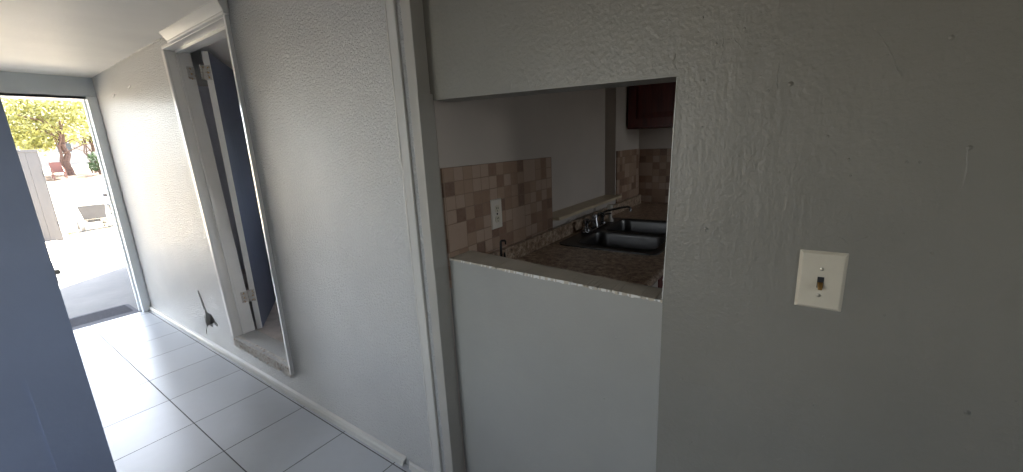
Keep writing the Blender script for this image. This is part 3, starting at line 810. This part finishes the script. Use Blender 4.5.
# grill beside the cart
gr = thing('barbecue_grill', (2.42, CYD + .1, gz(CYD)), 'small grey barbecue grill with a raised lid right of the white cart', 'grill')
b = B(); hexa(b, [(2.33, CYD, -1.14), (2.56, CYD, -1.14), (2.56, CYD + .3, -1.14), (2.33, CYD + .3, -1.14), (2.30, CYD - .03, -.93), (2.54, CYD - .03, -.93), (2.54, CYD + .33, -.93), (2.30, CYD + .33, -.93)], .02); obj('firebox', b, m_cgrey, gr)
b = B(); hexa(b, [(2.30, CYD + .28, -.78), (2.56, CYD + .28, -.78), (2.56, CYD + .42, -.74), (2.30, CYD + .42, -.74), (2.28, CYD + .2, -.69), (2.58, CYD + .2, -.69), (2.56, CYD + .4, -.66), (2.30, CYD + .4, -.66)], .02); obj('lid', b, m_cgrey, gr)
b = B(); tube(b, [(2.32, CYD + .36, -.95), (2.32, CYD + .38, -.72)], .012, 8); obj('lid_bracket', b, m_cgrey, gr)
for a, c in (((2.32, CYD + .02), (2.56, CYD + .02)), ((2.56, CYD + .02), (2.32, CYD + .02)), ((2.32, CYD + .28), (2.56, CYD + .28)), ((2.56, CYD + .28), (2.32, CYD + .28))):
    b = B(); tube(b, [(a[0], a[1], -1.13), (c[0], c[1], gz(CYD))], .014, 8); obj('leg', b, m_cgrey, gr)
b = B(); lathe(b, (2.64, CYD + .1, -1.02), (0, 0, 1), [(.03, 0), (.05, .02), (.05, .15), (.03, .18), (.012, .2)], 14)
tag(obj('fuel_bottle', b, m_orange, None, True), 'small orange bottle hanging by the grill', 'bottle')
# long pole on the ground
rk = thing('yard_rake', (1.95, 12.9, gz(12.9)), 'long thin rake lying on the yard in front of the cart', 'rake')
b = B(); tube(b, [(1.66, 12.98, gz(13) + .03), (2.46, 13.0, gz(13) + .09)], .014, 8); obj('pole', b, m_cgrey, rk)
b = B()
for k in range(9): tube(b, [(1.66, 12.98, gz(13) + .035), (1.56, 12.93 + k * .0125, gz(13) + .04), (1.50, 12.86 + k * .03, gz(13) + .02)], .006, 6)
box(b, 1.54, 1.56, 12.88, 13.06, gz(13) + .03, gz(13) + .042, .003); obj('rake_head', b, m_rake, rk)

# trees: trunk with limbs, crown of many small leaves
def trunk_bm(x, y, h, r, lean, n_limbs, rnd, multi=1):
    b = B(); g = gz(y)
    ends = []
    for s in range(multi):
        a = rnd.uniform(0, 6.28); ox, oy = (rnd.uniform(-.35, .35), rnd.uniform(-.2, .2)) if multi > 1 else (0, 0)
        rr = r * (1 if s == 0 else .45)
        pts = [(x + ox, y + oy, g - .1)]; rs = [rr * 1.5]
        for k in range(1, 7):
            t = k / 6; pts.append((x + ox + lean * t + rnd.uniform(-.1, .1), y + oy + rnd.uniform(-.08, .08), g + h * t)); rs.append(rr * (1.15 - .65 * t))
        tube(b, pts, rs, 9)
        for j in range(n_limbs):
            k = rnd.randint(3, 6); p = Vector(pts[k]); a = rnd.uniform(0, 6.28); l = rnd.uniform(.8, 1.9)
            q = p + Vector((math.cos(a) * l, math.sin(a) * l * .7, rnd.uniform(.4, 1.3)))
            m_ = (p + q) / 2 + Vector((0, 0, .15)); tube(b, [p, m_, q], [rr * .45, rr * .3, rr * .12], 6); ends.append(q)
    return b, ends
def crown_bm(clusters, n, size, rnd):
    b = B(); tot = sum(c[1] ** 2 for c in clusters)
    for c, R_ in clusters:
        for k in range(int(n * R_ ** 2 / tot)):
            d = Vector((rnd.gauss(0, 1), rnd.gauss(0, 1), rnd.gauss(0, .8))).normalized() * R_ * rnd.uniform(.35, 1.05) ** .6
            p = Vector(c) + d; u = Vector((rnd.gauss(0, 1), rnd.gauss(0, 1), rnd.gauss(0, 1))).normalized(); w = u.orthogonal().normalized()
            s = size * rnd.uniform(.6, 1.4)
            b.faces.new([b.verts.new(p + u * s), b.verts.new(p + w * s * .45), b.verts.new(p - u * s), b.verts.new(p - w * s * .45)])
    return b
def tree(x, y, h, r, cl, n, leaf, label, multi=1, lean=.2, size=.11, seed=1):
    rnd = random.Random(seed)
    t = thing('leafy_tree', (x, y, gz(y)), label, 'tree', 'trees at the end of the yard')
    b, ends = trunk_bm(x, y, h, r, lean, 4, rnd, multi); obj('trunk', b, m_bark, t, True)
    cs = [((x + a, y + c, z), R_) for a, c, z, R_ in cl]
    obj('foliage', crown_bm(cs, n, size, rnd), leaf, t)
tree(4.62, 34.0, 2.6, .17, [(-1.1, .3, 1.5, .7), (-.9, 0, 2.1, 1.1), (.3, .4, 2.6, 1.3), (-1.6, .5, 3.4, 1.4), (0, -.4, 4.2, 1.7), (1.0, 0, 3.2, 1.1), (-.6, 0, 1.35, .5)], 7600, m_leaf,
     'yellow-green tree with a dark crooked trunk left of centre in the doorway view', 3, .15, seed=3)
tree(6.35, 37.3, 2.6, .09, [(-.4, 0, 2.2, 1.0), (.5, .3, 2.9, 1.3), (-.2, .2, 4.3, 1.7), (1.4, 0, 4.0, 1.5), (.6, -.2, 1.7, .6)], 6400, m_leaf2,
     'pale yellow-green tree of thin stems right of the crooked trunk', 5, -.1, seed=5)
tree(2.4, 41.0, 3.2, .2, [(0, 0, 3.4, 1.8), (1.5, .4, 2.6, 1.4), (1.2, 0, 4.6, 1.8), (-.9, 0, 4.4, 1.6), (2.1, .2, 1.5, .8), (2.6, .2, 2.4, 1.0)], 8200, m_leaf2,
     'wide pale tree behind the grey yard panel', 1, .1, seed=8)
tree(8.2, 45.6, 4.5, .24, [(-2.6, 0, 5.2, 2.2), (0, 0, 4.6, 2.2), (-1.2, .5, 6.2, 2.4), (-4.0, 0, 6.0, 2.2), (1.2, 0, 3.0, 1.4), (-4.4, 0, 3.6, 1.6), (-2.4, 0, 3.4, 1.5)], 8600, m_leaf,
     'tallest yellow-green tree, behind the other trees', 1, -.3, .14, seed=11)
# green shrub
rnd = random.Random(21)
sh = thing('green_shrub', (5.85, 33.2, gz(33.2)), 'dark green shrub with upright stems below the pale tree', 'shrub')
b = B()
for k in range(6): tube(b, [(5.85 + rnd.uniform(-.1, .1), 33.2, gz(33.2) - .05), (5.85 + rnd.uniform(-.4, .4), 33.2 + rnd.uniform(-.2, .2), gz(33.2) + rnd.uniform(.7, 1.2))], [.03, .012], 6)
obj('stem', b, m_bark, sh)
obj('foliage', crown_bm([((5.8, 33.2, .35), .38), ((6.0, 33.3, .0), .3), ((5.6, 33.2, -.1), .28)], 900, .08, rnd), m_leaf3, sh)
# litter bed under the trees
b = B(); n = 28; c0 = b.verts.new((4.9, 34.2, gz(34.2) + .14)); r1 = []; r2 = []
for k in range(n):
    a = 6.2832 * k / n; j = rnd.uniform(.85, 1.15)
    r1.append(b.verts.new((4.9 + 2.4 * math.cos(a) * j, 34.2 + 1.8 * math.sin(a) * j, gz(34.2 + 1.8 * math.sin(a)) + .09 + rnd.uniform(-.02, .04))))
    r2.append(b.verts.new((4.9 + 4.4 * math.cos(a) * j, 34.2 + 3.3 * math.sin(a) * j, gz(34.2 + 3.3 * math.sin(a) * j) - .05)))
for k in range(n):
    b.faces.new((c0, r1[k], r1[(k + 1) % n])); b.faces.new((r1[k], r2[k], r2[(k + 1) % n], r1[(k + 1) % n]))
tag(struct('leaf_litter', b, m_soil, smooth=True), kind='stuff')
# neighbour's house beyond the fence
nh = thing('neighbour_house', (5.5, 51, gz(51)), 'pale stucco house half hidden beyond the trees', 'house')
g = gz(51)
b = B(); box(b, 2.6, 12.5, 51, 57, g - .2, g + 2.3); obj('wall', b, m_stucco, nh)
b = B(); hexa(b, [(2.2, 50.5, g + 2.25), (12.9, 50.5, g + 2.25), (12.9, 57, g + 2.25), (2.2, 57, g + 2.25), (2.2, 53.6, g + 3.5), (12.9, 53.6, g + 3.5), (12.9, 54.2, g + 3.5), (2.2, 54.2, g + 3.5)]); obj('roof', b, m_roof, nh)
for x in (4.6, 6.6, 9.6):
    b = B(); box(b, x, x + 1.0, 50.96, 51.02, g + .9, g + 1.9, .01); box(b, x - .06, x + 1.06, 50.95, 51.0, g + .82, g + .9); w = obj('window', b, m_cart, nh)
    b = B(); box(b, x + .06, x + .48, 50.94, 50.965, g + .96, g + 1.84); box(b, x + .52, x + .94, 50.94, 50.965, g + .96, g + 1.84); obj('pane', b, m_glass, w)
# faded red chair beyond the panel
rc = thing('yard_chair', (4.05, 32.4, gz(32.4)), 'faded red garden chair left of the crooked tree trunk', 'chair')
g = gz(32.4)
b = B(); box(b, 3.8, 4.3, 32.2, 32.68, g + .38, g + .43, .015); obj('seat', b, m_red, rc)
b = B(); hexa(b, [(3.8, 32.64, g + .4), (4.3, 32.64, g + .4), (4.3, 32.7, g + .4), (3.8, 32.7, g + .4), (3.84, 32.8, g + .95), (4.26, 32.8, g + .95), (4.26, 32.85, g + .95), (3.84, 32.85, g + .95)], .015); obj('backrest', b, m_red, rc)
for x in (3.82, 4.28):
    for y in (32.22, 32.66): b = B(); tube(b, [(x, y, g), (x, y, g + .4)], .025, 8); obj('leg', b, m_red, rc)
    b = B(); box(b, x - .03, x + .03, 32.2, 32.72, g + .6, g + .64, .01); tube(b, [(x, 32.24, g + .4), (x, 32.24, g + .61)], .022, 8); obj('armrest', b, m_red, rc)
# wire fence: posts and top rail
fe = thing('wire_fence', (6, 39.5, gz(39.5)), 'thin metal wire fence between the trees and the house', 'fence')
g = gz(39.5)
for x in (2.5, 4.7, 6.9, 9.1, 11.3): b = B(); tube(b, [(x, 39.5, g - .1), (x, 39.5, g + 1.3)], .03, 8); obj('post', b, m_post, fe)
b = B(); tube(b, [(2.5, 39.5, g + 1.28), (11.3, 39.5, g + 1.28)], .022, 8); obj('top_rail', b, m_post, fe)
b = B()
for k in range(56):
    x = 2.5 + k * .16
    for s in (-1, 1): tube(b, [(x, 39.5, g), (x + s * .62, 39.5, g + 1.27)], .004, 4)
o = obj('wire_mesh', b, m_post, fe); o['kind'] = 'stuff'
